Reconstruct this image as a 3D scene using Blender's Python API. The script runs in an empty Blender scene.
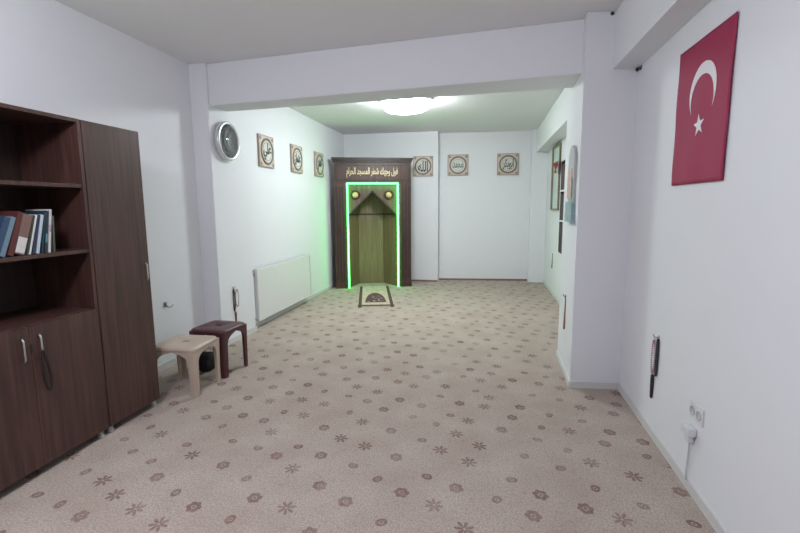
import bpy, bmesh, math, random
from mathutils import Vector, Matrix
random.seed(7)
PI = math.pi
SC = bpy.context.scene
COL = SC.collection

# ------------------------------------------------------------------ materials
def new_mat(name):
    m = bpy.data.materials.new(name)
    m.use_nodes = True
    nt = m.node_tree
    return m, nt, nt.nodes['Principled BSDF']

def plain(name, col, rough=.5, metal=0.0, spec=.5, noise=0.0, nscale=40, bump=0.0):
    m, nt, b = new_mat(name)
    b.inputs['Base Color'].default_value = (*col, 1)
    b.inputs['Roughness'].default_value = rough
    b.inputs['Metallic'].default_value = metal
    b.inputs['Specular IOR Level'].default_value = spec
    if noise or bump:
        tc = nt.nodes.new('ShaderNodeTexCoord')
        n = nt.nodes.new('ShaderNodeTexNoise')
        n.inputs['Scale'].default_value = nscale
        n.inputs['Detail'].default_value = 4
        nt.links.new(tc.outputs['Object'], n.inputs['Vector'])
        if noise:
            mx = nt.nodes.new('ShaderNodeMix'); mx.data_type = 'RGBA'
            mx.inputs[6].default_value = (*[c * (1 - noise) for c in col], 1)
            mx.inputs[7].default_value = (*[min(1, c * (1 + noise)) for c in col], 1)
            nt.links.new(n.outputs['Fac'], mx.inputs[0])
            nt.links.new(mx.outputs[2], b.inputs['Base Color'])
        if bump:
            bp = nt.nodes.new('ShaderNodeBump')
            bp.inputs['Strength'].default_value = bump
            bp.inputs['Distance'].default_value = .004
            nt.links.new(n.outputs['Fac'], bp.inputs['Height'])
            nt.links.new(bp.outputs['Normal'], b.inputs['Normal'])
    return m

def wood(name, dark, light, rough=.42, sx=38, sz=1.6):
    m, nt, b = new_mat(name)
    tc = nt.nodes.new('ShaderNodeTexCoord')
    mp = nt.nodes.new('ShaderNodeMapping')
    mp.inputs['Scale'].default_value = (sx, sx, sz)
    n = nt.nodes.new('ShaderNodeTexNoise')
    n.inputs['Scale'].default_value = 1.0
    n.inputs['Detail'].default_value = 6
    n.inputs['Roughness'].default_value = .65
    r = nt.nodes.new('ShaderNodeValToRGB')
    r.color_ramp.elements[0].position = .32
    r.color_ramp.elements[0].color = (*dark, 1)
    r.color_ramp.elements[1].position = .72
    r.color_ramp.elements[1].color = (*light, 1)
    nt.links.new(tc.outputs['Object'], mp.inputs['Vector'])
    nt.links.new(mp.outputs['Vector'], n.inputs['Vector'])
    nt.links.new(n.outputs['Fac'], r.inputs['Fac'])
    nt.links.new(r.outputs['Color'], b.inputs['Base Color'])
    b.inputs['Roughness'].default_value = rough
    return m

def emit(name, col, strength):
    m, nt, b = new_mat(name)
    b.inputs['Base Color'].default_value = (*col, 1)
    b.inputs['Emission Color'].default_value = (*col, 1)
    b.inputs['Emission Strength'].default_value = strength
    return m

class NB:
    """tiny math-node builder"""
    def __init__(s, nt): s.nt = nt
    def m(s, op, a, b=None, c=None, clamp=False):
        n = s.nt.nodes.new('ShaderNodeMath'); n.operation = op; n.use_clamp = clamp
        for i, v in enumerate((a, b, c)):
            if v is None: continue
            if isinstance(v, (int, float)): n.inputs[i].default_value = v
            else: s.nt.links.new(v, n.inputs[i])
        return n.outputs[0]
    def mix(s, f, a, b):
        n = s.nt.nodes.new('ShaderNodeMix'); n.data_type = 'RGBA'
        for i, v in ((0, f), (6, a), (7, b)):
            if isinstance(v, (int, float)): n.inputs[i].default_value = v
            elif isinstance(v, tuple): n.inputs[i].default_value = (*v, 1)
            else: s.nt.links.new(v, n.inputs[i])
        return n.outputs[2]

def carpet_mat():
    m, nt, b = new_mat('carpet_pile')
    k = NB(nt)
    tc = nt.nodes.new('ShaderNodeTexCoord')
    mp = nt.nodes.new('ShaderNodeMapping')
    mp.inputs['Rotation'].default_value = (0, 0, math.radians(24))
    mp.inputs['Scale'].default_value = (1 / .205, 1 / .235, 1)
    nt.links.new(tc.outputs['Object'], mp.inputs['Vector'])
    sp = nt.nodes.new('ShaderNodeSeparateXYZ'); nt.links.new(mp.outputs['Vector'], sp.inputs[0])
    u, v = sp.outputs[0], sp.outputs[1]
    fu, fv = k.m('FLOOR', u), k.m('FLOOR', v)
    cv = nt.nodes.new('ShaderNodeCombineXYZ'); nt.links.new(fu, cv.inputs[0]); nt.links.new(fv, cv.inputs[1])
    wn = nt.nodes.new('ShaderNodeTexWhiteNoise'); wn.noise_dimensions = '2D'; nt.links.new(cv.outputs[0], wn.inputs['Vector'])
    sc = nt.nodes.new('ShaderNodeSeparateColor'); nt.links.new(wn.outputs['Color'], sc.inputs[0])
    h1, h2, h3 = sc.outputs[0], sc.outputs[1], wn.outputs['Value']
    du = k.m('SUBTRACT', k.m('SUBTRACT', u, fu), k.m('ADD', k.m('MULTIPLY', h1, .42), .29))
    dv = k.m('SUBTRACT', k.m('SUBTRACT', v, fv), k.m('ADD', k.m('MULTIPLY', h2, .42), .29))
    x, y = k.m('MULTIPLY', du, .205), k.m('MULTIPLY', dv, .235)
    r = k.m('SQRT', k.m('ADD', k.m('MULTIPLY', x, x), k.m('MULTIPLY', y, y)))
    th = k.m('ADD', k.m('ARCTAN2', y, x), k.m('MULTIPLY', h1, 6.28))
    c6 = k.m('ABSOLUTE', k.m('COSINE', k.m('MULTIPLY', th, 3.5)))
    # daisy with separated petals
    daisy_r = k.m('MULTIPLY', k.m('POWER', c6, .8), .051)
    a = k.m('MULTIPLY', k.m('LESS_THAN', r, daisy_r), k.m('GREATER_THAN', r, .007))
    # full round flower with scalloped rim and pale eye
    full_r = k.m('ADD', k.m('MULTIPLY', k.m('ABSOLUTE', k.m('COSINE', k.m('MULTIPLY', th, 3))), .009), .033)
    eye = k.m('GREATER_THAN', k.m('ABSOLUTE', k.m('SUBTRACT', r, .012)), .0022)
    bq = k.m('MULTIPLY', k.m('LESS_THAN', r, full_r), eye)
    # small bud
    bud_r = k.m('ADD', k.m('MULTIPLY', k.m('COSINE', k.m('MULTIPLY', th, 2)), .004), .028)
    cq = k.m('MULTIPLY', k.m('LESS_THAN', r, bud_r), k.m('GREATER_THAN', k.m('ABSOLUTE', k.m('SUBTRACT', r, .010)), .002))
    isA = k.m('LESS_THAN', h3, .36)
    isC = k.m('GREATER_THAN', h3, .68)
    isB = k.m('SUBTRACT', 1, k.m('ADD', isA, isC))
    mask = k.m('ADD', k.m('ADD', k.m('MULTIPLY', a, isA), k.m('MULTIPLY', bq, isB)), k.m('MULTIPLY', cq, isC), clamp=True)
    # frayed tufts
    n1 = nt.nodes.new('ShaderNodeTexNoise'); n1.inputs['Scale'].default_value = 120; n1.inputs['Detail'].default_value = 4
    nt.links.new(tc.outputs['Object'], n1.inputs['Vector'])
    n2 = nt.nodes.new('ShaderNodeTexNoise'); n2.inputs['Scale'].default_value = 3.2; n2.inputs['Detail'].default_value = 5
    nt.links.new(tc.outputs['Object'], n2.inputs['Vector'])
    n3 = nt.nodes.new('ShaderNodeTexNoise'); n3.inputs['Scale'].default_value = 38; n3.inputs['Detail'].default_value = 3
    nt.links.new(tc.outputs['Object'], n3.inputs['Vector'])
    base = k.mix(k.m('MULTIPLY_ADD', n2.outputs['Fac'], 2.2, -.6, clamp=True), BASE1, BASE2)
    base = k.mix(k.m('MULTIPLY_ADD', n1.outputs['Fac'], 3.2, -1.1, clamp=True), k.mix(.50, base, (.17, .115, .09)), base)
    base = k.mix(k.m('MULTIPLY_ADD', n3.outputs['Fac'], 4.0, -2.2, clamp=True), base, k.mix(.40, base, (.22, .15, .12)))
    mot = k.mix(h2, (.20, .125, .108), (.27, .19, .168))
    fade = k.m('MULTIPLY_ADD', n2.outputs['Fac'], -2.2, 2.0, clamp=True)
    msk = k.m('MULTIPLY', k.m('MULTIPLY', mask, fade), k.m('MULTIPLY_ADD', n3.outputs['Fac'], 1.2, .30, clamp=True))
    colr = k.mix(msk, base, mot)
    nt.links.new(colr, b.inputs['Base Color'])
    b.inputs['Roughness'].default_value = .95
    b.inputs['Specular IOR Level'].default_value = .1
    bp = nt.nodes.new('ShaderNodeBump'); bp.inputs['Strength'].default_value = .5; bp.inputs['Distance'].default_value = .006
    nt.links.new(n1.outputs['Fac'], bp.inputs['Height']); nt.links.new(bp.outputs['Normal'], b.inputs['Normal'])
    return m
BASE1, BASE2 = (.485, .405, .345), (.585, .51, .45)

def rug_mat(W, L):
    m, nt, b = new_mat('prayer_rug_weave')
    k = NB(nt)
    tc = nt.nodes.new('ShaderNodeTexCoord')
    sp = nt.nodes.new('ShaderNodeSeparateXYZ'); nt.links.new(tc.outputs['Object'], sp.inputs[0])
    x, y = sp.outputs[0], sp.outputs[1]
    ax = k.m('ABSOLUTE', x)
    side = k.m('MULTIPLY', k.m('GREATER_THAN', ax, W / 2 - .062), k.m('LESS_THAN', ax, W / 2 - .010))
    front = k.m('MULTIPLY', k.m('LESS_THAN', y, .13), k.m('GREATER_THAN', y, .025))
    brd = k.m('MAXIMUM', side, front)
    ex, ey = k.m('DIVIDE', x, .165), k.m('DIVIDE', k.m('SUBTRACT', y, .30), .78)
    er = k.m('ADD', k.m('MULTIPLY', ex, ex), k.m('MULTIPLY', ey, ey))
    dome = k.m('MULTIPLY', k.m('LESS_THAN', er, 1), k.m('GREATER_THAN', y, .30))
    inner = k.m('MULTIPLY', k.m('LESS_THAN', er, .55), k.m('GREATER_THAN', y, .33))
    vo = nt.nodes.new('ShaderNodeTexVoronoi'); vo.inputs['Scale'].default_value = 14
    nt.links.new(tc.outputs['Object'], vo.inputs['Vector'])
    no = nt.nodes.new('ShaderNodeTexNoise'); no.inputs['Scale'].default_value = 20
    nt.links.new(tc.outputs['Object'], no.inputs['Vector'])
    field = k.mix(k.m('MULTIPLY_ADD', no.outputs['Fac'], 3, -1.2, clamp=True), (.62, .52, .42), (.42, .33, .25))
    spots = k.m('LESS_THAN', vo.outputs['Distance'], .33)
    domec = k.mix(k.m('MULTIPLY', inner, spots), (.10, .045, .05), (.48, .38, .36))
    domec = k.mix(k.m('MULTIPLY', k.m('SUBTRACT', 1, inner), spots), domec, (.22, .03, .035))
    back = k.m('MULTIPLY', k.m('MULTIPLY', k.m('GREATER_THAN', y, 1.25), k.m('LESS_THAN', y, 1.5)), k.m('MULTIPLY', k.m('LESS_THAN', ax, .16), spots))
    c = k.mix(k.m('MULTIPLY', back, .6), field, (.2, .14, .1))
    c = k.mix(dome, c, domec)
    c = k.mix(brd, c, (.085, .04, .035))
    nt.links.new(c, b.inputs['Base Color'])
    b.inputs['Roughness'].default_value = .95
    return m

# wall paint: slightly cool white
PAINT = plain('wall_paint', (.785, .795, .82), .75, spec=.25, noise=.012, nscale=6, bump=.08)
CEIL = plain('ceiling_paint', (.80, .80, .80), .85, spec=.2, noise=.012, nscale=5)
WHITE = plain('white_gloss', (.80, .80, .80), .35)
SKIRT = plain('skirting_paint', (.66, .65, .64), .5)
BROWNSTRIP = plain('brown_edge_strip', (.23, .13, .10), .7)
CARPET = carpet_mat()
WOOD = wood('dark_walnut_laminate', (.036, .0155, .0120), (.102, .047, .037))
WOOD_SHADE = wood('walnut_carcass_shade', (.020, .0095, .0085), (.050, .026, .022), .5)  # same laminate darkened: shade inside the cabinets put into the colour
STEEL = plain('brushed_steel', (.62, .62, .63), .3, 1.0)
GREYPL = plain('grey_plastic_foot', (.38, .38, .38), .5)
BEIGE = plain('beige_plastic', (.50, .40, .32), .42, noise=.03, nscale=9)
MAROON = plain('maroon_plastic', (.070, .020, .024), .38, noise=.05, nscale=9)
BLACK = plain('black_plastic', (.012, .012, .013), .45)
MIHW = wood('mihrab_walnut', (.040, .019, .014), (.108, .054, .040), .4, 26, 1.4)
MIHN = wood('mihrab_niche_oak', (.14, .085, .05), (.26, .17, .10), .5, 22, 1.2)
MIHS = wood('mihrab_spandrel_walnut', (.085, .045, .032), (.17, .10, .070), .45, 24, 1.4)
MIHD = wood('mihrab_dark_trim', (.022, .011, .009), (.05, .028, .022), .45, 26, 1.4)
GOLD = plain('gold_paint', (.60, .48, .27), .4, .4)
BRASS = plain('brass_dome', (.85, .40, .26), .4, .25)
LED = emit('green_led', (.075, 1.0, .13), 13.0)

# ------------------------------------------------------------------ geometry
class MB:
    def __init__(s): s.bm = bmesh.new()
    def _merge(s, tmp, mat=None):
        if mat is not None: tmp.transform(mat)
        me = bpy.data.meshes.new('t'); tmp.to_mesh(me); tmp.free()
        s.bm.from_mesh(me); bpy.data.meshes.remove(me)
        return s
    def box(s, x0, x1, y0, y1, z0, z1, mat=None, bev=0.0):
        t = bmesh.new()
        bmesh.ops.create_cube(t, size=1)
        t.transform(Matrix.Translation(((x0 + x1) / 2, (y0 + y1) / 2, (z0 + z1) / 2)) @ Matrix.Diagonal((abs(x1 - x0), abs(y1 - y0), abs(z1 - z0), 1)))
        if bev: bmesh.ops.bevel(t, geom=t.edges[:], offset=bev, segments=2, affect='EDGES', profile=.7)
        return s._merge(t, mat)
    def prism(s, pts, z0, z1, mat=None, bev=0.0):
        """vertical prism over a plan polygon"""
        t = bmesh.new()
        lo = [t.verts.new((p[0], p[1], z0)) for p in pts]; hi = [t.verts.new((p[0], p[1], z1)) for p in pts]
        n = len(pts)
        t.faces.new(lo[::-1]); t.faces.new(hi)
        for i in range(n): t.faces.new((lo[i], lo[(i + 1) % n], hi[(i + 1) % n], hi[i]))
        bmesh.ops.recalc_face_normals(t, faces=t.faces[:])
        if bev: bmesh.ops.bevel(t, geom=t.edges[:], offset=bev, segments=2, affect='EDGES')
        return s._merge(t, mat)
    def tube(s, pts, r, seg=10, closed=False, mat=None):
        t = bmesh.new(); pts = [Vector(p) for p in pts]; n = len(pts); rings = []
        prev = None
        for i, p in enumerate(pts):
            if closed: d = (pts[(i + 1) % n] - pts[i - 1])
            else: d = pts[min(i + 1, n - 1)] - pts[max(i - 1, 0)]
            d.normalize()
            ref = prev if prev is not None else (Vector((0, 0, 1)) if abs(d.z) < .9 else Vector((1, 0, 0)))
            a = (ref - d * ref.dot(d))
            if a.length < 1e-6: a = d.orthogonal()
            a.normalize(); prev = a; b = d.cross(a)
            rr = r[i] if isinstance(r, (list, tuple)) else r
            rings.append([t.verts.new(p + (a * math.cos(2 * PI * k / seg) + b * math.sin(2 * PI * k / seg)) * rr) for k in range(seg)])
        for i in range(n if closed else n - 1):
            A, B = rings[i], rings[(i + 1) % n]
            for k in range(seg): t.faces.new((A[k], A[(k + 1) % seg], B[(k + 1) % seg], B[k]))
        if not closed: t.faces.new(rings[0][::-1]); t.faces.new(rings[-1])
        bmesh.ops.recalc_face_normals(t, faces=t.faces[:])
        for f in t.faces: f.smooth = True
        return s._merge(t, mat)
    def lathe(s, prof, seg=32, mat=None, smooth=True):
        """profile (r,z) about z"""
        t = bmesh.new(); rings = []
        for r, z in prof:
            if r < 1e-6: rings.append([t.verts.new((0, 0, z))])
            else: rings.append([t.verts.new((r * math.cos(2 * PI * k / seg), r * math.sin(2 * PI * k / seg), z)) for k in range(seg)])
        for A, B in zip(rings, rings[1:]):
            for k in range(seg):
                q = [A[k % len(A)], A[(k + 1) % len(A)], B[(k + 1) % len(B)], B[k % len(B)]]
                q2 = []
                for v in q:
                    if v not in q2: q2.append(v)
                if len(q2) > 2: t.faces.new(q2)
        bmesh.ops.recalc_face_normals(t, faces=t.faces[:])
        for f in t.faces: f.smooth = smooth
        return s._merge(t, mat)
    def ball(s, c, r, seg=10, scale=(1, 1, 1)):
        t = bmesh.new(); bmesh.ops.create_uvsphere(t, u_segments=seg, v_segments=max(6, seg // 2 + 2), radius=r)
        for f in t.faces: f.smooth = True
        return s._merge(t, Matrix.Translation(c) @ Matrix.Diagonal((*scale, 1)))
    def quad(s, vs, thick=None):
        t = bmesh.new(); t.faces.new([t.verts.new(v) for v in vs])
        if thick:
            f = t.faces[:][0]; f.normal_update(); n = f.normal.copy()
            r = bmesh.ops.extrude_face_region(t, geom=[f])
            for v in [g for g in r['geom'] if isinstance(g, bmesh.types.BMVert)]: v.co += n * thick
            bmesh.ops.recalc_face_normals(t, faces=t.faces[:])
        return s._merge(t)
    def build(s, name, mat, parent=None, mods=None, loc=None, rot=None):
        me = bpy.data.meshes.new(name); s.bm.to_mesh(me); s.bm.free()
        me.materials.append(mat)
        o = bpy.data.objects.new(name, me); COL.objects.link(o)
        if parent: o.parent = parent
        if loc: o.location = loc
        if rot: o.rotation_euler = rot
        return o

def tag(o, label=None, cat=None, group=None, kind=None):
    if label: o['label'] = label
    if cat: o['category'] = cat
    if group: o['group'] = group
    if kind: o['kind'] = kind
    return o
def empty(name, loc, rz=0.0, label=None, cat=None, group=None):
    o = bpy.data.objects.new(name, None); COL.objects.link(o)
    o.location = loc; o.rotation_euler = (0, 0, rz); o.empty_display_size = .1
    return tag(o, label, cat, group)
def struct(name, mb, mat):
    return tag(mb.build(name, mat), kind='structure')
def copy_tree(o, parent=None):
    kids = list(o.children)
    c = o.copy(); COL.objects.link(c)
    if parent: c.parent = parent
    for k in kids: copy_tree(k, c)
    return c
def text_mesh(body, size, depth, offset=0.0):
    cu = bpy.data.curves.new('t', 'FONT'); cu.body = body; cu.size = size; cu.extrude = depth; cu.offset = offset
    cu.align_x = 'CENTER'; cu.align_y = 'CENTER'
    ob = bpy.data.objects.new('t', cu); COL.objects.link(ob)
    bpy.context.view_layer.update()
    dg = bpy.context.evaluated_depsgraph_get()
    me = bpy.data.meshes.new_from_object(ob.evaluated_get(dg))
    bpy.data.objects.remove(ob); bpy.data.curves.remove(cu)
    return me

# ------------------------------------------------------------------ setting
ZC = 2.925
def wx(y): return 1.083 + .0101 * (y - 2.1)
XR, XRF, XL, XLF = 1.07, 1.135, -2.945, -2.815
struct('floor', MB().box(-3.3, 1.5, -2.4, 9.6, -.1, 0), CARPET)
struct('ceiling', MB().box(-3.3, 1.5, -2.4, 9.6, ZC, ZC + .1), CEIL)
struct('wall_left', MB().box(-3.3, XL, -2.4, 4.5, 0, ZC), PAINT)
struct('wall_far_left', MB().box(-3.3, XLF, 4.5, 9.5, 0, ZC), PAINT)
struct('wall_right', MB().prism([(wx(-2.4), -2.4), (1.5, -2.4), (1.5, 4.2), (wx(4.2), 4.2)], 0, ZC), PAINT)
struct('wall_far_right', MB().box(XRF, 1.5, 4.2, 9.5, 0, ZC), PAINT)
struct('wall_rear', MB().box(-3.3, 1.5, -2.4, -2.2, 0, ZC), PAINT)
struct('wall_back', MB().prism([(-1.2, 9.0), (1.3, 9.21), (1.3, 9.6), (-1.2, 9.6)], 0, ZC), PAINT)
struct('wall_back_left', MB().box(-3.2, -.925, 8.78, 9.4, 0, ZC), PAINT)
struct('wall_pillar_corner', MB().box(.84, 1.3, 9.0, 9.5, 0, ZC), PAINT)
struct('wall_pillar_left', MB().prism([(-3.2, 4.2), (-2.76, 4.2), (-2.745, 4.9), (-3.2, 4.9)], 0, ZC, bev=.006), PAINT)
struct('wall_pillar_right', MB().prism([(.712, 3.735), (1.3, 3.80), (1.3, 4.56), (.735, 4.565)], 0, ZC, bev=.006), PAINT)
struct('trim_1', MB().prism([(-3.0, 4.26), (.9, 3.845), (.9, 4.29), (-3.0, 4.55)], 2.523, ZC, bev=.006), PAINT)     # cross beam
struct('trim_2', MB().box(.918, 1.3, -2.4, 3.95, 2.511, ZC, bev=.006), PAINT)                                        # beam along right wall
struct('trim_3', MB().box(.92, 1.3, 4.3, 9.4, 2.5, ZC, bev=.006), PAINT)                                             # far beam along right wall
def skirt(name, pts, h=.06, t=.012, mat=SKIRT):
    mb = MB()
    for (a, b) in zip(pts, pts[1:]):
        a, b = Vector(a), Vector(b); d = (b - a).normalized(); n = Vector((d.y, -d.x)) * t
        mb.prism([a, b, b + n, a + n], 0, h)
    struct(name, mb, mat)
skirt('baseboard_right', [(wx(-2.2), -2.2), (wx(3.76), 3.76)], .055, -.013)
skirt('baseboard_pillar_right', [(wx(3.77), 3.775), (.712, 3.735), (.735, 4.56)], .05, -.012)
skirt('baseboard_far_right', [(XRF, 4.57), (XRF, 9.0)], .05, -.012)
skirt('baseboard_left', [(XL, 4.2), (XL, -2.2)], .06, -.012)
skirt('baseboard_pillar_left', [(XLF, 4.9), (-2.745, 4.9), (-2.76, 4.2), (XL, 4.2)], .06, -.012)
skirt('baseboard_far_left', [(XLF, 8.78), (XLF, 4.92)], .05, -.012)
skirt('baseboard_back', [(.84, 9.172), (-.925, 9.023)], .035, -.012, BROWNSTRIP)
skirt('baseboard_back_left', [(-.925, 8.78), (-1.9, 8.78)], .035, -.012, BROWNSTRIP)

# ------------------------------------------------------------------ cabinets
XF, XB = -2.443, -2.90
D0 = 2.395                                   # seam between the two units
def handle_mesh(cx, cy, z0, z1):
    mb = MB()
    n = 9; pts = []
    for i in range(n):
        f = i / (n - 1)
        pts.append((cx + .012 * min(1, math.sin(PI * f) * 3) + .001, cy, z0 + (z1 - z0) * f))
    mb.tube(pts, .0055, 8)
    return mb
bc = empty('bookcase', ((XF + XB) / 2, 1.94, 0), 0, 'dark brown bookcase with open shelves above two lower doors, on the left', 'bookcase')
bx, by = bc.location.x, bc.location.y
def loc(mb): # world -> local of the bookcase
    mb.bm.transform(Matrix.Translation((-bx, -by, 0))); return mb
Y0, Y1, ZT, ZB = 1.49, D0 - .003, 2.04, .05
loc(MB().box(XB, XF, Y1 - .022, Y1, ZB, ZT, bev=.0015)).build('side_panel', WOOD, bc)
loc(MB().box(XB, XF, Y0, Y0 + .022, ZB, ZT, bev=.0015)).build('side_panel', WOOD, bc)
loc(MB().box(XB, XF, Y0 + .022, Y1 - .022, ZT - .022, ZT, bev=.0015)).build('top_panel', WOOD, bc)
loc(MB().box(XB, XB + .008, Y0 + .022, Y1 - .022, ZB, ZT - .022)).build('back_panel', WOOD_SHADE, bc)
loc(MB().box(XB, XF - .02, Y0 + .022, Y1 - .022, ZB, ZB + .02)).build('bottom_panel', WOOD_SHADE, bc)
for z in (1.649, 1.249, .868):
    loc(MB().box(XB + .008, XF - (.004 if z > 1 else .019), Y0 + .022, Y1 - .022, z - .022, z, bev=.0015)).build('shelf', WOOD, bc)
for a, b, hy in ((Y0 + .002, 1.9405, 1.897), (1.9435, Y1 - .002, 1.993)):
    d = loc(MB().box(XF - .018, XF, a, b, ZB + .002, .862, bev=.0015)).build('door', WOOD, bc)
    tag(loc(handle_mesh(XF, hy, .672, .808)).build('handle', STEEL, d), 'slim steel bow handle')
def foot(mb, x, y):
    mb.lathe([(0, 0), (.022, 0), (.024, .008), (.018, .02), (.018, .05), (0, .05)], 16, Matrix.Translation((x, y, 0))); return mb
for fx, fy in ((XF - .03, Y1 - .045), (XF - .03, Y0 + .05), (XB + .05, Y1 - .05), (XB + .05, Y0 + .05)):
    loc(foot(MB(), fx, fy)).build('foot', GREYPL, bc)

wd = empty('wardrobe', ((XF + XB) / 2, 2.63, 0), 0, 'tall dark brown single-door cupboard between bookcase and stools', 'cupboard')
bx, by = wd.location.x, wd.location.y
W0, W1 = D0, 2.862
loc(MB().box(XB, XF - .018, W0, W0 + .018, ZB, ZT, bev=.0015)).build('side_panel', WOOD, wd)
loc(MB().box(XB, XF - .018, W1 - .018, W1, ZB, ZT, bev=.0015)).build('side_panel', WOOD, wd)
loc(MB().box(XB, XF - .018, W0 + .018, W1 - .018, ZT - .018, ZT)).build('top_panel', WOOD, wd)
loc(MB().box(XB, XB + .008, W0 + .018, W1 - .018, ZB, ZT - .018)).build('back_panel', WOOD_SHADE, wd)
loc(MB().box(XB + .008, XF - .018, W0 + .018, W1 - .018, ZB, ZB + .018)).build('bottom_panel', WOOD_SHADE, wd)
d = loc(MB().box(XF - .016, XF + .002, W0 + .004, W1 - .001, ZB + .002, ZT - .001, bev=.0018)).build('door', WOOD, wd)
tag(loc(handle_mesh(XF + .002, 2.826, .975, 1.105)).build('handle', STEEL, d), 'slim steel bow handle')
for fx, fy in ((XF - .03, W0 + .03), (XF - .03, W1 - .035), (XB + .05, W0 + .05), (XB + .05, W1 - .05)):
    loc(foot(MB(), fx, fy)).build('foot', GREYPL, wd)

# key cord looped on the right-hand lower door handle
mb = MB()
x = XF + .0395
ring = []
for i in range(22):
    t = i / 22 * 2 * PI
    zc, hz = .600, .115
    w = .024 * (1 - .55 * (math.cos(t) * .5 + .5))
    ring.append((x - .010 - .004 * math.cos(t), 1.985 + w * math.sin(t) + .010 * (1 - (math.cos(t) * .5 + .5)), zc + hz * math.cos(t)))
mb.tube(ring, .0065, 8, closed=True)
o = mb.build('key_cord', plain('dark_red_cord', (.014, .006, .006), .7))
tag(o, 'dark cord loop hanging from a handle of the bookcase lower doors', 'cord')
o = MB().box(XF, XF + .003, 1.938, 1.950, .715, .765, bev=.001)
o = o.build('lock_plate', BLACK); tag(o, 'small black lock plate between the two steel door handles', 'lock')

# books
def book(y, thick, lean, h, depth, col, label, label_patch=None, speckle=0):
    """y: right-hand bottom edge; leans towards +y"""
    a = math.asin(lean / h)
    e = empty('book', (XF - .03, y, 1.2495), 0, label, 'book', 'books on the middle shelf')
    e.rotation_euler = (-a, 0, 0)
    col = tuple(c_ * (.62 if min(col) < .4 else .95) for c_ in col); m = plain('book_cover', col, .5, noise=.10 + speckle, nscale=25 if not speckle else 90)
    c = MB()
    c.box(-depth, 0, -thick, -thick + .003, 0, h)
    c.box(-depth, 0, -.003, 0, 0, h)
    c.box(-.004, .001, -thick, 0, 0, h, bev=.001)
    c.build('cover', m, e)
    MB().box(-depth + .004, -.004, -thick + .003, -.003, .004, h - .004).build('pages', PAGES, e)
    if label_patch:
        z0, z1, pc = label_patch
        MB().box(.001, .0018, -thick + .002, -.002, z0, z1).build('spine_label', plain('book_patch', pc, .6, noise=.1, nscale=120), e)
    return e
PAGES = plain('book_pages', (.62, .57, .47), .8)
BOOKS = [
    (1.860, .036, .050, .232, (.045, .10, .20), 'deep blue book at the left edge of the photo', None, 0),
    (1.889, .022, .050, .232, (.22, .36, .45), 'light blue book leaning against the brick red book', None, 0),
    (1.932, .036, .055, .258, (.15, .035, .030), 'tall brick red book leaning in the row', None, 0),
    (1.990, .050, .045, .236, (.30, .17, .14), 'thick tan pink book with a white label on its lower spine', (.008, .095, (.62, .6, .58)), 0),
    (2.010, .016, .042, .236, (.05, .065, .045), 'dark green book between tan pink book and thin white book', None, 0),
    (2.027, .013, .039, .238, (.66, .66, .62), 'thin white book left of the navy book', None, 0),
    (2.050, .019, .036, .236, (.03, .05, .10), 'navy book between thin white book and pale blue book', None, 0),
    (2.075, .021, .033, .234, (.50, .58, .66), 'pale blue book right of the navy book', None, 0),
    (2.099, .020, .032, .250, (.025, .06, .085), 'dark teal book directly right of the pale blue book', None, 0),
    (2.121, .019, .030, .254, (.035, .05, .06), 'blackish book left of the tallest white book', (.06, .11, (.10, .28, .34)), 0),
    (2.144, .018, .028, .262, (.60, .58, .60), 'tallest white book near the right end of the row', (.12, .16, (.36, .25, .36)), 0),
    (2.173, .019, .024, .222, (.10, .13, .07), 'mottled dark green book at the right end of the row', None, .5),
]
LEAN = [.088, .087, .086, .077, .070, .066, .060, .054, .046, .041, .035, .014]
prev = None
for (y, t, l, h, c, lab, p, s), ln in zip(BOOKS, LEAN):
    sl = math.tan(math.asin(ln / h))
    if prev is not None:
        py_, ps_, ph_ = prev
        t = max(.007, (y - py_ - max(0.0, ps_ - sl) * min(h, ph_) - .0010) * math.cos(math.atan(sl)))
    else: t *= .9
    book(y, t, ln * .95, h * .95, .165, c, lab, p, s)
    prev = (y, sl, h)

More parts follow.
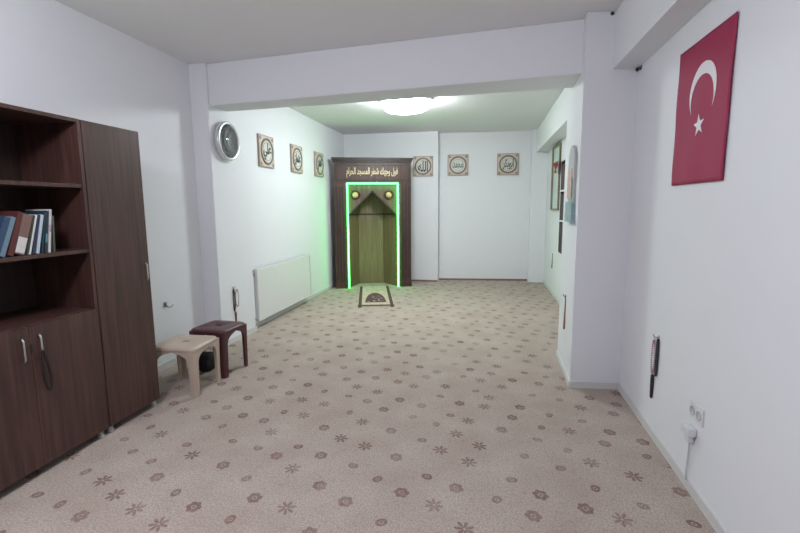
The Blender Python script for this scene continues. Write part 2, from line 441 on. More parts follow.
# ------------------------------------------------------------------ stools
def make_stool(mat, S=.34, SB=.375, H=.375):
    """square moulded stool: seat with a slot, four splayed L-section legs joined by arches"""
    e = empty('plastic_stool', (0, 0, 0))
    # seat with slot
    t = bmesh.new(); N = 48
    def sq(a, r, n=N):
        out = []
        for i in range(n):
            th = 2 * PI * (i + .5) / n
            c, s_ = math.cos(th), math.sin(th)
            p = 8
            k = (abs(c) ** p + abs(s_) ** p) ** (-1 / p)
            out.append((c * k * a, s_ * k * r))
        return out
    loops = []
    for (ax, ay, z) in ((.034, .017, H - .04), (.034, .017, H - .002), (.037, .020, H), (S / 2 - .03, S / 2 - .03, H), (S / 2 - .008, S / 2 - .008, H - .003), (S / 2, S / 2, H - .014), (S / 2 + .002, S / 2 + .002, H - .03), (S / 2 - .006, S / 2 - .006, H - .03), (S / 2 - .01, S / 2 - .01, H - .012)):
        loops.append([t.verts.new((px, py, z)) for px, py in sq(ax, ay)])
    for A, B in zip(loops, loops[1:] + loops[:1]):
        for i in range(N): t.faces.new((A[i], A[(i + 1) % N], B[(i + 1) % N], B[i]))
    bmesh.ops.recalc_face_normals(t, faces=t.faces[:])
    for f in t.faces: f.smooth = True
    m = MB(); m._merge(t); m.build('seat', mat, e)
    th = .010
    for q in range(4):
        t = bmesh.new()
        rows = []
        n = 22; zt = H - .02
        for i in range(n):
            f = i / (n - 1); z = zt * f
            half = (SB / 2) + (S / 2 - SB / 2) * f
            w0 = .046 + .014 * f
            fz = max(0.0, (f - .66) / .27)
            w = w0 + (half - w0) * (1 - math.sqrt(max(0, 1 - min(1, fz) ** 3.2))) if fz < 1 else half
            # L: along -x on the +y side and along -y on the +x side; corner at (half, half), rounded
            c = .014
            outer = [(half - w, half), (half - c, half), (half - c * .3, half - c * .3), (half, half - c), (half, half - w)]
            inner = [(half - th, half - w), (half - th, half - th - .004), (half - th - .004, half - th), (half - w, half - th)]
            rows.append([t.verts.new((a, b, z)) for a, b in outer + inner])
        k = len(rows[0])
        for A, B in zip(rows, rows[1:]):
            for i in range(k): t.faces.new((A[i], A[(i + 1) % k], B[(i + 1) % k], B[i]))
        t.faces.new(rows[0][::-1]); t.faces.new(rows[-1])
        bmesh.ops.recalc_face_normals(t, faces=t.faces[:])
        m = MB(); m._merge(t, Matrix.Rotation(q * PI / 2, 4, 'Z')); m.build('leg', mat, e)
    return e
st = make_stool(BEIGE, .385, .37, .405)
st.location = (-2.43, 3.185, 0); st.rotation_euler = (0, 0, math.radians(3))
tag(st, 'beige plastic stool standing beside the tall cupboard', 'stool', 'plastic stools')
st2 = make_stool(MAROON, .36, .35, .43)
st2.location = (-2.395, 3.60, 0); st2.rotation_euler = (0, 0, math.radians(-4))
tag(st2, 'dark maroon plastic stool behind the beige stool, by the left pillar', 'stool', 'plastic stools')

# black lumpy bundle on the carpet under the maroon stool
m = MB(); t = bmesh.new()
bmesh.ops.create_icosphere(t, subdivisions=4, radius=1)
from mathutils import noise as mnoise
for v in t.verts:
    n = mnoise.noise(v.co * 1.7) * .22 + mnoise.noise(v.co * 4.5) * .08
    v.co *= 1 + n
    if v.co.z < -.72: v.co.z = -.72
for f in t.faces: f.smooth = True
zmin = min(v.co.z for v in t.verts)
for v in t.verts: v.co.z -= zmin
m._merge(t, Matrix.Translation((-2.545, 3.60, 0)) @ Matrix.Diagonal((.105, .10, .10, 1)))
o = m.build('dark_bundle', plain('bundle_black', (.018, .018, .020), .85, noise=.6, nscale=60, bump=.4))
tag(o, 'small black lumpy bundle on the carpet under the maroon stool', 'bag')

# ------------------------------------------------------------------ small wall fittings
def bead_string(name, label, cat, hook_at, nrm, beads, loop_c, loop_a, loop_b, mat, r, tail=None, tailmat=None, tail_end=None, group=None):
    """loop of beads lying in the wall plane: loop centre/half-width/half-height; nrm: +1 wall faces +x, -1 faces -x"""
    x0, yc, zc = loop_c
    e = empty(name, (x0, yc, zc), 0, label, cat, group)
    mb = MB()
    for i in range(beads):
        t = 2 * PI * i / beads
        mb.ball((0, loop_a * math.sin(t), loop_b * math.cos(t)), r, 8)
    mb.build('bead_loop', mat, e)
    if tail:
        ty, tz, rr = tail
        mb = MB()
        mb.tube([(0, 0, -loop_b), (0, ty * .3, -loop_b - .02)], .003, 6)
        mb.lathe([(0, 0), (rr * .9, .0), (rr, -.25 * tz), (rr * .75, -.9 * tz), (0, -tz)], 12, Matrix.Translation((0, ty * .3, -loop_b - .015)))
        mb.build('tassel', tailmat or mat, e)
    return e
def peg(x, y, z, d, label, mat=STEEL, L=.03):
    """peg hook sticking out along +-x with an upturned tip"""
    mb = MB()
    mb.tube([(x, y, z), (x + d * L * .7, y, z - .004), (x + d * L, y, z + .004), (x + d * L * 1.05, y, z + .016)], .004, 8)
    mb.lathe([(0, 0), (.012, 0), (.010, .004), (0, .005)], 14, Matrix.Translation((x, y, z)) @ Matrix.Rotation(d * PI / 2, 4, 'Y'))
    o = mb.build('wall_hook', mat); tag(o, label, 'hook'); return o

PINKB = plain('pink_beads', (.42, .26, .28), .4)
DARKB = plain('dark_beads', (.016, .012, .014), .35)
REDB = plain('maroon_beads', (.10, .035, .035), .4)
GRY = plain('grey_hook_plastic', (.45, .45, .46), .4)
peg(wx(3.0), 3.00, .668, -1, 'small grey hook on the right wall holding strings of beads', GRY)
bead_string('prayer_beads', 'black prayer beads hung on the right wall beside pink ones', 'prayer beads', None, -1, 54, (wx(2.985) - .0085, 2.985, .537), .012, .118, DARKB, .0075,
            (.16, .165, .012), plain('dark_tassel', (.035, .022, .025), .8))
bead_string('prayer_beads', 'pink and white prayer beads hung on the right wall beside black ones', 'prayer beads', None, -1, 44, (wx(3.05) - .0065, 3.055, .520), .026, .112, PINKB, .0055)
XP = -2.757
peg(XP, 4.445, .618, 1, 'small hook on the left pillar above the maroon stool', GRY)
bead_string('prayer_beads', 'maroon prayer beads hung on the left pillar', 'prayer beads', None, 1, 50, (XP + .0085, 4.455, .475), .016, .125, REDB, .0075,
            (.05, .13, .012), plain('red_tassel', (.16, .08, .07), .8))
bead_string('prayer_beads', 'pale grey pink prayer beads hung on the left pillar behind maroon ones', 'prayer beads', None, 1, 44, (XP + .0065, 4.52, .485), .030, .10, plain('pale_beads', (.40, .33, .33), .45), .0055)
# double-pronged metal hook on the left wall above the beige stool
mb = MB(); yh, zh, xw = 3.61, .60, XL
mb.box(xw, xw + .006, yh - .03, yh + .03, zh - .03, zh + .035, bev=.003)
mb.tube([(xw + .004, yh - .012, zh + .015), (xw + .035, yh - .025, zh + .005), (xw + .055, yh - .045, zh + .03), (xw + .055, yh - .05, zh + .045)], .006, 8)
mb.tube([(xw + .004, yh + .012, zh - .01), (xw + .03, yh + .03, zh - .04), (xw + .05, yh + .06, zh - .04), (xw + .055, yh + .085, zh - .012)], .006, 8)
mb.bm.transform(Matrix.Translation((xw, yh, zh)) @ Matrix.Scale(.72, 4) @ Matrix.Translation((-xw, -yh, -zh)))
o = mb.build('coat_hook', plain('dull_metal', (.30, .29, .28), .35, .8)); tag(o, 'double metal coat hook low on the left wall above the beige stool', 'hook')
# dark screw hook under the right beam and the dark plug on the ceiling edge
mb = MB(); XH = wx(3.74)
mb.tube([(XH - .004, 3.745, 2.51), (XH - .008, 3.735, 2.495), (XH - .004, 3.70, 2.485), (XH - .004, 3.69, 2.505)], .006, 8)
mb.ball((XH - .012, 3.752, 2.498), .014, 10)
o = mb.build('screw_hook', plain('rusty_dark_metal', (.05, .04, .035), .5, .5)); tag(o, 'dark screw hook in the corner under the right beam', 'hook')
mb = MB(); mb.lathe([(0, 0), (.014, 0), (.012, .006), (0, .008)], 14, Matrix.Translation((.893, 3.754, 2.905)) @ Matrix.Rotation(PI / 2, 4, 'X'))
o = mb.build('wall_plug', plain('dark_plug', (.04, .035, .03), .6)); tag(o, 'small dark plug at the top of the right pillar by the ceiling', 'plug')

# socket with plug and cable, right wall
SOCK = plain('socket_white', (.72, .72, .73), .35)
e = empty('wall_socket', (wx(2.41), 2.41, .440), 0, 'white double wall socket low on the right wall', 'socket')
MB().box(-.010, 0, -.07, .07, -.045, .045, bev=.004).build('socket_plate', SOCK, e)
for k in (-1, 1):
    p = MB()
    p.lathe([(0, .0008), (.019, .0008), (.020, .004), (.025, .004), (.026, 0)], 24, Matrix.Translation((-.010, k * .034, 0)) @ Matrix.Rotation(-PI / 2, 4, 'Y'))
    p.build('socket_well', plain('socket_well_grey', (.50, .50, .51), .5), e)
e = empty('power_plug', (wx(2.44), 2.44, .315), 0, 'white plug with a grey cable running down the right wall to the skirting', 'plug')
p = MB()
p.box(-.045, -.002, -.045, .045, -.005, .040, bev=.010); p.box(-.035, -.004, -.025, .03, -.045, 0, bev=.008)
p.build('plug_body', SOCK, e)
p = MB(); pts = []
for i in range(24):
    f = i / 23
    pts.append((-.016 + .004 * math.sin(4 * f), -.002 + .022 * math.sin(f * 2.2) - .02 * f, -.04 - .222 * f))
p.tube(pts, .005, 8); p.build('cable', plain('grey_cable', (.55, .55, .56), .5), e)

# shoehorns
def shoehorn(name, x, y, z0, z1, d, w, mat, label, cat):
    t = bmesh.new(); n = 16; rows = []
    for i in range(n):
        f = i / (n - 1); z = z1 + (z0 - z1) * f
        hw = w * (.38 + .62 * f ** 1.3) / 2
        if i == n - 1: hw *= .55
        row = []
        for k in range(7):
            a = (k / 6 - .5) * 2
            row.append(t.verts.new((x + d * (-.001 + .010 * (1 - a * a) * f), y + hw * a, z)))
        rows.append(row)
    for A, B in zip(rows, rows[1:]):
        for k in range(6): t.faces.new((A[k], A[k + 1], B[k + 1], B[k]))
    r = bmesh.ops.extrude_face_region(t, geom=t.faces[:])
    for v in [g for g in r['geom'] if isinstance(g, bmesh.types.BMVert)]: v.co.x += d * .006
    bmesh.ops.recalc_face_normals(t, faces=t.faces[:])
    for f in t.faces: f.smooth = True
    m = MB(); m._merge(t)
    ring = [(x + d * .004, y + .012 * math.sin(2 * PI * k / 12), z1 + .010 + .014 * math.cos(2 * PI * k / 12)) for k in range(12)]
    m.tube(ring, .003, 6, closed=True)
    o = m.build(name, mat); tag(o, label, cat); return o
shoehorn('shoehorn', .722, 4.155, .385, .665, -1, .055, plain('orange_brown_plastic', (.34, .13, .075), .35), 'orange brown shoehorn hanging low on the right pillar side', 'shoehorn')
peg(.722, 4.155, .690, -1, 'small hook above the orange brown shoehorn', plain('bronze_hook', (.25, .16, .11), .4, .6), .02)
shoehorn('shoehorn', XRF, 7.94, .43, .66, -1, .075, plain('black_shoehorn', (.03, .035, .033), .35), 'black shoehorn hanging on the far right wall', 'shoehorn')

# tall ornament on the side of the right pillar
e = empty('wall_ornament', (.722, 3.995, 1.36), 0, 'tall grey, pink and teal ornament hanging on the right pillar side', 'ornament')
GREYO = plain('ornament_grey', (.45, .46, .47), .4, noise=.2, nscale=30)
def plate(mb, outline, d0, d1):
    """outline in (y,z), slab between x=-d0 and x=-d1"""
    t = bmesh.new()
    A = [t.verts.new((-d0, y, z)) for y, z in outline]; B = [t.verts.new((-d1, y, z)) for y, z in outline]
    n = len(A); t.faces.new(A); t.faces.new(B[::-1])
    for i in range(n): t.faces.new((A[i], A[(i + 1) % n], B[(i + 1) % n], B[i]))
    bmesh.ops.recalc_face_normals(t, faces=t.faces[:]); return mb._merge(t)
def arc(cy, cz, r, a0, a1, n=14): return [(cy + r * math.cos(a0 + (a1 - a0) * i / n), cz + r * math.sin(a0 + (a1 - a0) * i / n)) for i in range(n + 1)]
plate(MB(), [(-.13, .36)] + [(.13, .36)] + arc(0, .50, .13, 0, PI), 0, .030).build('upper_plaque', GREYO, e)
plate(MB(), [(-.07, .20), (.12, .20), (.11, .44), (-.06, .44)], .030, .036).build('printed_panel', plain('ornament_pink', (.60, .42, .39), .5, noise=.35, nscale=35), e)
plate(MB(), [(-.12, .12), (.13, .12), (.12, .36), (-.12, .36)], 0, .026).build('middle_plaque', plain('ornament_green_grey', (.42, .47, .44), .45, noise=.25, nscale=30), e)
plate(MB(), [(-.15, 0), (.17, 0), (.14, .17), (-.12, .17)], 0, .040).build('bottom_pouch', plain('ornament_teal', (.28, .40, .42), .4, noise=.6, nscale=24), e)

# ------------------------------------------------------------------ things on the far right wall
e = empty('wall_shelf', (XRF, 6.86, .80), 0, 'tall narrow dark red brown wall shelf on the far right wall', 'wall shelf')
RB = wood('red_brown_shelf', (.05, .014, .016), (.12, .035, .035), .5)
H = 1.34
MB().box(-.006, 0, -.19, .19, 0, H).build('back_panel', RB, e)
for y in (-.19, .175): MB().box(-.05, -.006, y, y + .015, 0, H, bev=.001).build('side_panel', RB, e)
for z in (0, H - .015): MB().box(-.05, -.006, -.175, .175, z, z + .015).build('end_panel', RB, e)
for z in (.46, .90): tag(MB().box(-.056, -.006, -.175, .175, z, z + .022).build('shelf', WHITE, e), 'white shelf board')
DK = plain('dark_book_row', (.03, .022, .020), .6, noise=.5, nscale=30)
for z0, z1, mt in ((.016, .44, DK), (.484, .86, DK), (.924, 1.30, RB)):
    MB().box(-.044, -.006, -.17, .17, z0, z1).build('panel', mt, e)
e = empty('notice_board', (XRF, 7.80, 1.42), 0, 'pale notice board with an olive frame on the far right wall', 'notice board')
OLV = plain('olive_frame', (.22, .19, .12), .5)
MB().box(-.012, 0, -.36, .36, .03, 1.02).build('board', plain('pale_board', (.58, .66, .64), .4, noise=.1, nscale=8), e)
fr = MB()
fr.box(-.04, 0, .33, .36, 0, 1.05); fr.box(-.03, 0, -.36, -.33, 0, 1.05); fr.box(-.035, 0, -.33, .33, 0, .03); fr.box(-.035, 0, -.33, .33, 1.02, 1.05)
fr.build('frame', OLV, e)
e = empty('pennant', (XRF - .0575, 7.50, 2.0), 0, 'small dark red pennant hung over the notice board', 'pennant')
t = bmesh.new(); n = 10
rows = []
for i in range(n):
    f = i / (n - 1)
    rows.append([t.verts.new((-.012 + .010 * math.sin(f * 6 + k), (k / 4 - .5) * .34 * (1 - .25 * f), .17 * (1 - f) - .03 * abs(k - 2) * -.3 * f)) for k in range(5)])
for A, B in zip(rows, rows[1:]):
    for k in range(4): t.faces.new((A[k], A[k + 1], B[k + 1], B[k]))
r = bmesh.ops.extrude_face_region(t, geom=t.faces[:])
for v in [g for g in r['geom'] if isinstance(g, bmesh.types.BMVert)]: v.co.x += .003
bmesh.ops.recalc_face_normals(t, faces=t.faces[:])
m = MB(); m._merge(t); m.build('cloth', plain('dark_red_cloth', (.28, .02, .035), .7), e)
m = MB(); m.tube([(-.006, -.18, .172), (-.006, .18, .172)], .006, 8); m.tube([(-.006, -.17, .172), (.0575, -.13, .172)], .005, 8); m.build('rod', OLV, e)

# ------------------------------------------------------------------ flag
e = empty('flag', (wx(2.649) - .004, 2.649, 1.610), -.0101, 'red flag with white crescent and star hanging on the right wall', 'flag')
FW, FH = .612, .738
def wav(y, z): return -.006 - .003 * math.sin(y * 21 + z * 3) * (1 - z / FH * .8) - .0015 * math.sin(z * 17)
def top(y): return FH + .006 * (y / FW)
t = bmesh.new(); nx, nz = 26, 30; g = []
for i in range(nz + 1):
    row = []
    for k in range(nx + 1):
        fy, fz = k / nx - .5, i / nz
        wd_ = FW * (.978 + .022 * fz)
        y = fy * wd_ + (.001 if fy < 0 else -.001) * math.sin(fz * PI); z = fz * top(y)
        row.append(t.verts.new((wav(y, z), y, z)))
    g.append(row)
for A, B in zip(g, g[1:]):
    for k in range(nx): t.faces.new((A[k], A[k + 1], B[k + 1], B[k]))
r = bmesh.ops.extrude_face_region(t, geom=t.faces[:])
for v in [q for q in r['geom'] if isinstance(q, bmesh.types.BMVert)]: v.co.x += .0025
bmesh.ops.recalc_face_normals(t, faces=t.faces[:])
for f in t.faces: f.smooth = True
m = MB(); m._merge(t); m.build('cloth', plain('flag_red', (.335, .022, .078), .75, noise=.06, nscale=30), e)
FWH = plain('flag_white', (.78, .77, .79), .75)
def flat_on_flag(polys, name):
    t = bmesh.new()
    for poly in polys:
        A = [t.verts.new((wav(y, z) - .0012, y, z)) for y, z in poly]
        t.faces.new(A)
    r = bmesh.ops.extrude_face_region(t, geom=t.faces[:])
    for v in [q for q in r['geom'] if isinstance(q, bmesh.types.BMVert)]: v.co.x -= .0012
    bmesh.ops.recalc_face_normals(t, faces=t.faces[:])
    m = MB(); m._merge(t); m.build(name, FWH, e)
# crescent: outer circle centre/radius, inner circle shifted down (opens downwards)
oc, orr = (-.020, .462), .147
ic, irr = (-.020, .422), .126
dd = math.hypot(ic[0] - oc[0], ic[1] - oc[1])
base = math.atan2(ic[1] - oc[1], ic[0] - oc[0])
ca = (orr ** 2 + dd ** 2 - irr ** 2) / (2 * orr * dd); ai = math.acos(max(-1, min(1, ca)))
cb = (irr ** 2 + dd ** 2 - orr ** 2) / (2 * irr * dd); bi = math.acos(max(-1, min(1, cb)))
N = 40; polys = []
pa = [(oc[0] + orr * math.cos(base + ai + (2 * PI - 2 * ai) * i / N), oc[1] + orr * math.sin(base + ai + (2 * PI - 2 * ai) * i / N)) for i in range(N + 1)]
b0 = PI - bi
pb = [(ic[0] + irr * math.cos(base + b0 + (2 * PI - 2 * b0) * i / N), ic[1] + irr * math.sin(base + b0 + (2 * PI - 2 * b0) * i / N)) for i in range(N + 1)]
for i in range(N):
    q = [pa[i], pa[i + 1], pb[i + 1], pb[i]]
    q2 = []
    for v in q:
        if all((v[0] - w[0]) ** 2 + (v[1] - w[1]) ** 2 > 1e-9 for w in q2): q2.append(v)
    if len(q2) > 2: polys.append(q2)
flat_on_flag(polys, 'crescent')
sc_, sr = (-.008, .298), .058
st_ = []
for i in range(10):
    rr = sr if i % 2 == 0 else sr * .39
    st_.append((sc_[0] + rr * math.sin(2 * PI * i / 10 + .12), sc_[1] + rr * math.cos(2 * PI * i / 10 + .12)))
flat_on_flag([[sc_, st_[i], st_[(i + 1) % 10]] for i in range(10)], 'star')

# ------------------------------------------------------------------ clock
e = empty('wall_clock', (XP, 4.455, 2.20), 0, 'round wall clock with a white rim high on the left pillar', 'clock')
RY = Matrix.Rotation(PI / 2, 4, 'Y')
m = MB(); m.lathe([(0, 0), (.195, 0), (.202, .01), (.205, .045), (.198, .062), (.184, .066), (.172, .056), (.170, .03), (0, .03)], 48, RY); m.build('rim', plain('clock_rim', (.66, .67, .69), .25, .55), e)
m = MB(); m.lathe([(0, .0305), (.170, .0305), (.170, .034), (0, .034)], 48, RY, smooth=False); m.build('dial', plain('clock_dial', (.42, .48, .48), .35, noise=.35, nscale=9), e)  # dial tone lightened to stand in for the glass reflection
cmk = plain('clock_marks', (.62, .66, .66), .4)
for k in range(12):
    M = Matrix.Rotation(k * PI / 6, 4, 'X'); big = k % 3 == 0
    MB().box(.034, .036, -.004 if big else -.0025, .004 if big else .0025, .125 if big else .135, .160, M).build('hour_mark', cmk, e)
m = MB(); m.box(.037, .039, -.005, .005, -.02, .085, Matrix.Rotation(-.7, 4, 'X')); m.box(.040, .042, -.0035, .0035, -.025, .125, Matrix.Rotation(.35, 4, 'X'))
m.lathe([(0, .034), (.009, .034), (.009, .044), (0, .045)], 16, RY)
m.build('hands', plain('clock_hands', (.7, .72, .72), .4), e)
gm, nt, b = new_mat('clock_glass'); b.inputs['Transmission Weight'].default_value = 1; b.inputs['Roughness'].default_value = .03; b.inputs['IOR'].default_value = 1.25
m = MB(); m.lathe([(0, .050), (.171, .050), (.171, .052), (0, .053)], 48, RY); m.build('glass', gm, e)

# ------------------------------------------------------------------ calligraphy tiles
TILE = plain('tile_stone', (.60, .50, .43), .6, noise=.22, nscale=14)
TEDGE = plain('tile_edge', (.34, .27, .22), .7, noise=.2, nscale=20)
TDISC = plain('tile_disc', (.66, .63, .57), .55, noise=.12, nscale=14)
TRING = plain('tile_ring', (.21, .175, .15), .6)
TINK = plain('tile_ink', (.055, .075, .075), .5)
TINKG = plain('tile_ink_green', (.10, .19, .165), .5)
def tile(loc_, rz, S, body, label, ink=TINK, size=.16, sx=1.0):
    """front faces local -y"""
    e = empty('calligraphy_tile', loc_, rz, label, 'wall tile', 'calligraphy tiles')
    h = S / 2
    MB().box(-h, h, -.022, 0, -h, h, bev=.002).build('backing', TEDGE, e)
    MB().box(-h + .012, h - .012, -.026, -.022, -h + .012, h - .012, bev=.001).build('face', TILE, e)
    RX = Matrix.Rotation(PI / 2, 4, 'X')
    m = MB(); m.lathe([(0, .026), (h * .70, .026), (h * .70, .029), (0, .029)], 40, RX, smooth=False); m.build('disc', TDISC, e)
    m = MB(); m.lathe([(h * .70, .026), (h * .70, .036), (h * .76, .038), (h * .84, .036), (h * .84, .026)], 40, RX)
    m.lathe([(h * .55, .029), (h * .55, .031), (h * .575, .031), (h * .575, .029)], 40, RX); m.build('ring', TRING, e)
    for sxx in (-1, 1):
        for szz in (-1, 1):
            m = MB(); m.lathe([(0, .026), (h * .12, .026), (h * .10, .031), (0, .033)], 12, Matrix.Translation((sxx * h * .80, 0, szz * h * .80)) @ RX); m.build('corner_boss', TEDGE, e)
    me = text_mesh(body, size, .002, .004)
    xs = [v.co.x for v in me.vertices]; zs = [v.co.y for v in me.vertices]
    cx, cy = (min(xs) + max(xs)) / 2, (min(zs) + max(zs)) / 2
    k = min(h * 1.08 / (max(xs) - min(xs)), h * 1.0 / (max(zs) - min(zs)))
    kx = h * 1.0 / (max(xs) - min(xs)); kz = min(h * 1.05 / (max(zs) - min(zs)), kx * 2.2)
    kx = min(kx, kz * 1.6)
    me.transform(Matrix.Translation((0, -.031, 0)) @ RX @ Matrix.Diagonal((kx, kz, 1, 1)) @ Matrix.Translation((-cx, -cy, 0)))
    me.materials.append(ink)
    o = bpy.data.objects.new('calligraphy', me); COL.objects.link(o); o.parent = e
    return e
R = lambda s: s[::-1]
ALLAH = R('\uFE8D\uFEDF\uFEE0\uFEEA')
MUH = R('\uFEE3\uFEA4\uFEE4\uFEAA'); EBU = R('\uFE8D\uFE91\uFEEE\uFE91\uFEDC\uFEAE'); OMER = R('\uFECB\uFEE4\uFEAE')
OSM = R('\uFECB\uFE9C\uFEE4\uFE8E\uFEE5'); ALI = R('\uFECB\uFEE0\uFEF2')
tl = -PI / 2 * -1
for y, b_, lab in ((5.47, ALI, 'calligraphy tile nearest the clock on the left wall'), (6.42, OSM, 'calligraphy tile in the middle of the three on the left wall'), (7.34, OMER, 'calligraphy tile on the left wall closest to the wooden niche')):
    tile((XLF, y, 2.213), PI / 2, .40, b_, lab)
tile((-1.215, 8.781, 2.27), 0, .385, ALLAH, 'calligraphy tile on the back wall directly beside the wooden niche')
ab = math.atan2(.21, 2.5)
tile((-.56, 9.0515, 2.30), ab, .405, MUH, 'calligraphy tile on the back wall, middle one of the three right of the niche', TINKG)
tile((.405, 9.1325, 2.30), ab, .415, EBU, 'calligraphy tile on the back wall farthest right')

# ------------------------------------------------------------------ radiator
e = empty('radiator', (XLF + .0015, 5.76, 0), 0, 'white panel radiator on the left wall beyond the pillar', 'radiator')
RADW = plain('radiator_enamel', (.76, .76, .75), .35)
y0, y1, z0, z1 = -.835, .835, .105, .755
t = bmesh.new(); n = 33 * 4; A = []; B = []
for i in range(n + 1):
    f = i / n; y = y0 + .02 + (y1 - y0 - .04) * f
    ph = (i % 4); dx = (.0, .0015, .0015, .0)[ph]
    A.append(t.verts.new((.098 + dx, y, z0 + .02))); B.append(t.verts.new((.098 + dx, y, z1 - .02)))
for i in range(n): t.faces.new((A[i], A[i + 1], B[i + 1], B[i]))
m = MB(); m._merge(t)
m.box(.060, .100, y0 + .01, y1 - .01, z0, z0 + .022, bev=.003); m.box(.060, .100, y0 + .01, y1 - .01, z1 - .024, z1 - .004, bev=.003)
m.box(.060, .097, y0 + .015, y1 - .015, z0 + .02, z1 - .02)
m.build('front_panel', RADW, e)
for y in (y0, y1 - .008): MB().box(.028, .102, y, y + .008, z0 + .005, z1, bev=.002).build('side_cover', RADW, e)
m = MB()
for k in range(40):
    y = y0 + .015 + k * (y1 - y0 - .03) / 40
    m.box(.030, .098, y, y + .022, z1 - .006, z1)
m.build('top_grille', RADW, e)
for y in (-.55, .55): MB().box(0, .03, y - .02, y + .02, z0 + .05, z1 - .05).build('bracket', RADW, e)
m = MB(); yv = y0 - .035
m.tube([(.06, y0, z1 - .06), (.06, yv, z1 - .06)], .011, 10)
m.tube([(.06, yv, z1 - .08), (.06, yv, z1 - .005)], [.014, .019], 12)
m.build('valve', plain('valve_grey', (.35, .35, .35), .4), e)
m = MB(); m.tube([(.06, y0, z0 + .05), (.06, yv, z0 + .05), (.06, yv, 0.002)], .010, 10); m.tube([(.06, yv, z0 + .035), (.06, yv, z0 + .065)], .018, 12)
m.build('pipe', plain('pipe_white', (.55, .55, .54), .4), e)

# ------------------------------------------------------------------ mihrab
TH = math.atan2(.45, 1.33)
mi = empty('prayer_niche', (-2.69, 7.75, 0), TH, 'dark carved wooden prayer niche edged with green light at the back', 'prayer niche')
U = 1.404
for a, b in ((0.0, .20), (1.204, U)):
    m = MB(); m.box(a, b, 0, .16, 0, 1.95, bev=.003)
    m.box(a - .004, b + .004, -.012, .1, 0, .10, bev=.004)
    p = m.build('pilaster', MIHW, mi)
    m = MB()
    for q in (.03, .085, .14): m.box(a + q, a + q + .03, -.010, 0, .16, 1.86, bev=.004)
    m.build('reeding', MIHD, p)
m = MB(); m.box(0, U, 0, .16, 1.93, 2.30, bev=.002)
p = m.build('frieze', MIHW, mi)
m = MB()
m.box(.03, U - .03, -.010, 0, 2.235, 2.255); m.box(.03, U - .03, -.010, 0, 1.965, 1.985); m.box(.03, .05, -.010, 0, 1.985, 2.235); m.box(U - .05, U - .03, -.010, 0, 1.985, 2.235)
m.build('frieze_moulding', MIHD, p)
m = MB(); m.box(-.008, U + .008, -.02, .165, 2.285, 2.315, bev=.004); m.box(-.022, U + .022, -.04, .17, 2.315, 2.345, bev=.006); m.box(-.034, U + .034, -.055, .175, 2.345, 2.372, bev=.004)
m.build('cornice', MIHD, mi)
words = ['\uFED3\uFEEE\uFEDD', '\uFEED\uFE9F\uFEEC\uFEDA', '\uFEB7\uFEC4\uFEAE', '\uFE8D\uFEDF\uFEE4\uFEB4\uFEA0\uFEAA', '\uFE8D\uFEDF\uFEA4\uFEAE\uFE8D\uFEE1']
me = text_mesh(R(' '.join(words)), .2, .004, .004)
xs = [v.co.x for v in me.vertices]; ys = [v.co.y for v in me.vertices]
kx, kz = .93 / (max(xs) - min(xs)), .185 / (max(ys) - min(ys))
me.transform(Matrix.Translation((.695, -.005, 2.108)) @ Matrix.Rotation(PI / 2, 4, 'X') @ Matrix.Diagonal((kx, kz, 1, 1)) @ Matrix.Translation((-(min(xs) + max(xs)) / 2, -(min(ys) + max(ys)) / 2, 0)))
me.materials.append(GOLD)
o = bpy.data.objects.new('inscription', me); COL.objects.link(o); o.parent = mi; o['label'] = 'gold arabic inscription'
# spandrel panel with pointed opening
ZS, ZA, UA = 1.355, 1.785, .690
t = bmesh.new()
outline = [(.20, ZS - .01), (.262, ZS), (UA, ZA), (1.130, ZS), (1.204, ZS - .01), (1.204, 1.93), (UA, 1.93), (.20, 1.93)]
def slab(t, poly, ya, yb):
    A = [t.verts.new((u, ya, z)) for u, z in poly]; B = [t.verts.new((u, yb, z)) for u, z in poly]; n = len(A)
    t.faces.new(A); t.faces.new(B[::-1])
    for i in range(n): t.faces.new((A[i], A[(i + 1) % n], B[(i + 1) % n], B[i]))
slab(t, [(.20, ZS), (.262, ZS), (UA, ZA), (UA, 1.93), (.20, 1.93)], .055, .085)
slab(t, [(1.130, ZS), (1.204, ZS), (1.204, 1.93), (UA, 1.93), (UA, ZA)], .055, .085)
bmesh.ops.remove_doubles(t, verts=t.verts[:], dist=1e-5)
bmesh.ops.recalc_face_normals(t, faces=t.faces[:])
m = MB(); m._merge(t); sp_ = m.build('spandrel', MIHS, mi)
m = MB()
for (u0, z0_, u1, z1_) in ((.262, ZS, UA, ZA), (UA, ZA, 1.130, ZS)):
    L = math.hypot(u1 - u0, z1_ - z0_); a = math.atan2(z1_ - z0_, u1 - u0)
    m.box(0, L, .040, .06, -.012, .012, Matrix.Translation((u0, 0, z0_)) @ Matrix.Rotation(-a, 4, 'Y'))
m.build('arch_moulding', MIHD, sp_)
for u in (.383, .997):
    m = MB(); RX = Matrix.Translation((u, .055, 1.712)) @ Matrix.Rotation(PI / 2, 4, 'X')
    m.lathe([(.062, 0), (.086, 0), (.090, .012), (.078, .020), (.064, .014), (.062, 0)], 28, RX)
    p = m.build('medallion', MIHD, mi)
    m = MB(); m.lathe([(.054, 0), (.050, .020), (.036, .036), (.016, .044), (0, .046)], 24, RX); m.build('medallion_dome', BRASS, p)
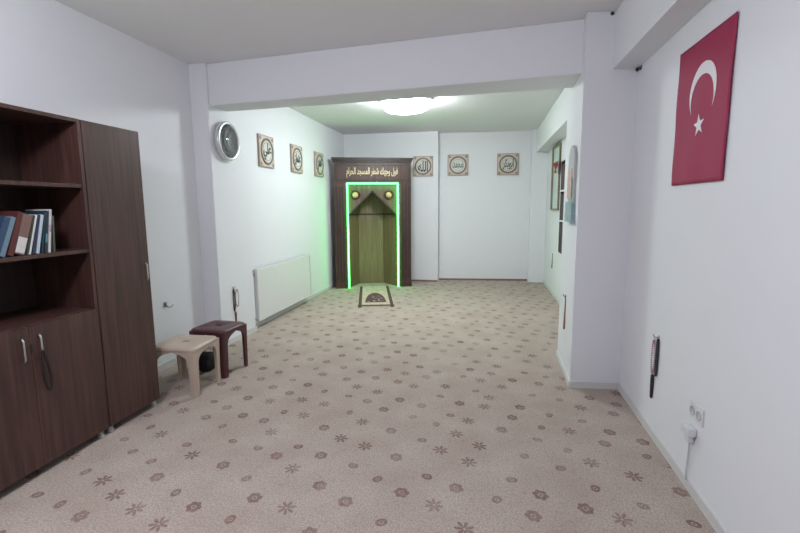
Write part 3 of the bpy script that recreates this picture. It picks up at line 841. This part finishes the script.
# niche walls: left, middle, right facets with a ledge, and the hood above
NI = [(.255, .075), (.455, .50), (.925, .50), (1.138, .075)]
m = MB()
for (a, b) in zip(NI, NI[1:]): m.quad([(a[0], a[1], 0), (b[0], b[1], 0), (b[0], b[1], ZS), (a[0], a[1], ZS)])
m.build('niche_wall', MIHN, mi)
m = MB(); ZH = 1.88
for (a, b) in zip(NI, NI[1:]): m.quad([(a[0], a[1], ZS), (b[0], b[1], ZS), (b[0], b[1], ZH), (a[0], a[1], ZH)])
m.quad([(p_[0], p_[1], ZH) for p_ in NI])
m.build('niche_hood', MIHN, mi)
m = MB()
for (a, b) in zip(NI, NI[1:]):
    d = Vector((b[0] - a[0], b[1] - a[1])).normalized(); n = Vector((d.y, -d.x)) * .018
    m.prism([a, b, (b[0] + n.x, b[1] + n.y), (a[0] + n.x, a[1] + n.y)], ZS - .014, ZS + .014)
m.build('niche_ledge', MIHD, mi)
for a, b in ((.20, .252), (1.142, 1.204)):
    MB().box(a, b, .055, .10, 0, ZS).build('jamb', MIHW, mi)
tag(MB().box(.226, .249, -.014, .012, .01, 1.928).build('light_strip', LED, mi), 'glowing green upright strip')
tag(MB().box(1.145, 1.168, -.014, .012, .01, 1.928).build('light_strip', LED, mi), 'glowing green upright strip')
tag(MB().box(.249, 1.145, -.014, .012, 1.905, 1.928).build('light_strip', LED, mi), 'glowing green top strip')

# prayer rug
RW, RL = .56, 1.74
e = MB().box(-RW / 2, RW / 2, 0, RL, 0.001, .012, bev=.003).build('prayer_rug', rug_mat(RW, RL))
e.location = (-1.595, 6.37, 0); e.rotation_euler = (0, 0, math.radians(15.0))
tag(e, 'small prayer rug with dark border lying in front of the niche', 'prayer rug')

# ------------------------------------------------------------------ lights
LX, LY = -1.08, 6.12
e = empty('ceiling_lamp', (LX, LY, ZC), 0, 'lit oval opal ceiling lamp beyond the cross beam', 'ceiling lamp')
OV = Matrix.Diagonal((1.0, .52, 1, 1))
m = MB(); m.lathe([(0, 0), (.365, 0), (.37, -.03), (.355, -.034), (.31, -.02), (0, -.02)], 48, OV); m.build('base', WHITE, e)
m = MB(); m.lathe([(.315, -.022), (.318, -.06), (.310, -.10), (.285, -.14), (.22, -.172), (.12, -.187), (0, -.192)], 56, OV)  # outline drawn larger to take in the lamp's glare
m.build('lamp_shade', emit('opal_glow', (.92, .985, 1.0), 92.0), e)

def area(name, loc_, size, power, col, rot=(0, 0, 0), shape='DISK'):
    l = bpy.data.lights.new(name, 'AREA'); l.shape = shape; l.size = size; l.energy = power; l.color = col
    o = bpy.data.objects.new(name, l); COL.objects.link(o); o.location = loc_; o.rotation_euler = rot
    return o
# the front room's own ceiling light, behind the camera
l = bpy.data.lights.new('front_room_pendant_light', 'POINT'); l.energy = 86; l.color = (.89, .89, 1.0); l.shadow_soft_size = .14
o = bpy.data.objects.new('front_room_pendant_light', l); COL.objects.link(o); o.location = (-1.55, .75, 2.52)
w = bpy.data.worlds.new('World'); SC.world = w; w.use_nodes = True
w.node_tree.nodes['Background'].inputs[0].default_value = (.9, .92, 1, 1); w.node_tree.nodes['Background'].inputs[1].default_value = .3

# ------------------------------------------------------------------ camera
F, yaw, pit, rol = 445.5, -.19, .134, -.007
f = Vector((math.sin(yaw) * math.cos(pit), math.cos(yaw) * math.cos(pit), -math.sin(pit)))
r0 = Vector((math.cos(yaw), -math.sin(yaw), 0)); u0 = r0.cross(f)
r = r0 * math.cos(rol) + u0 * math.sin(rol); u = -r0 * math.sin(rol) + u0 * math.cos(rol)
cd = bpy.data.cameras.new('camera'); cam = bpy.data.objects.new('camera', cd); COL.objects.link(cam)
M = Matrix((r, u, -f)).transposed().to_4x4(); M.translation = (0, 0, 1.5)
cam.matrix_world = M
cd.sensor_width = 36; cd.lens = F / 800 * 36; cd.clip_start = .05
SC.camera = cam
vs = SC.view_settings
vs.view_transform = 'Standard'; vs.look = 'None'; vs.gamma = 1; vs.use_curve_mapping = False; vs.exposure = 0.06
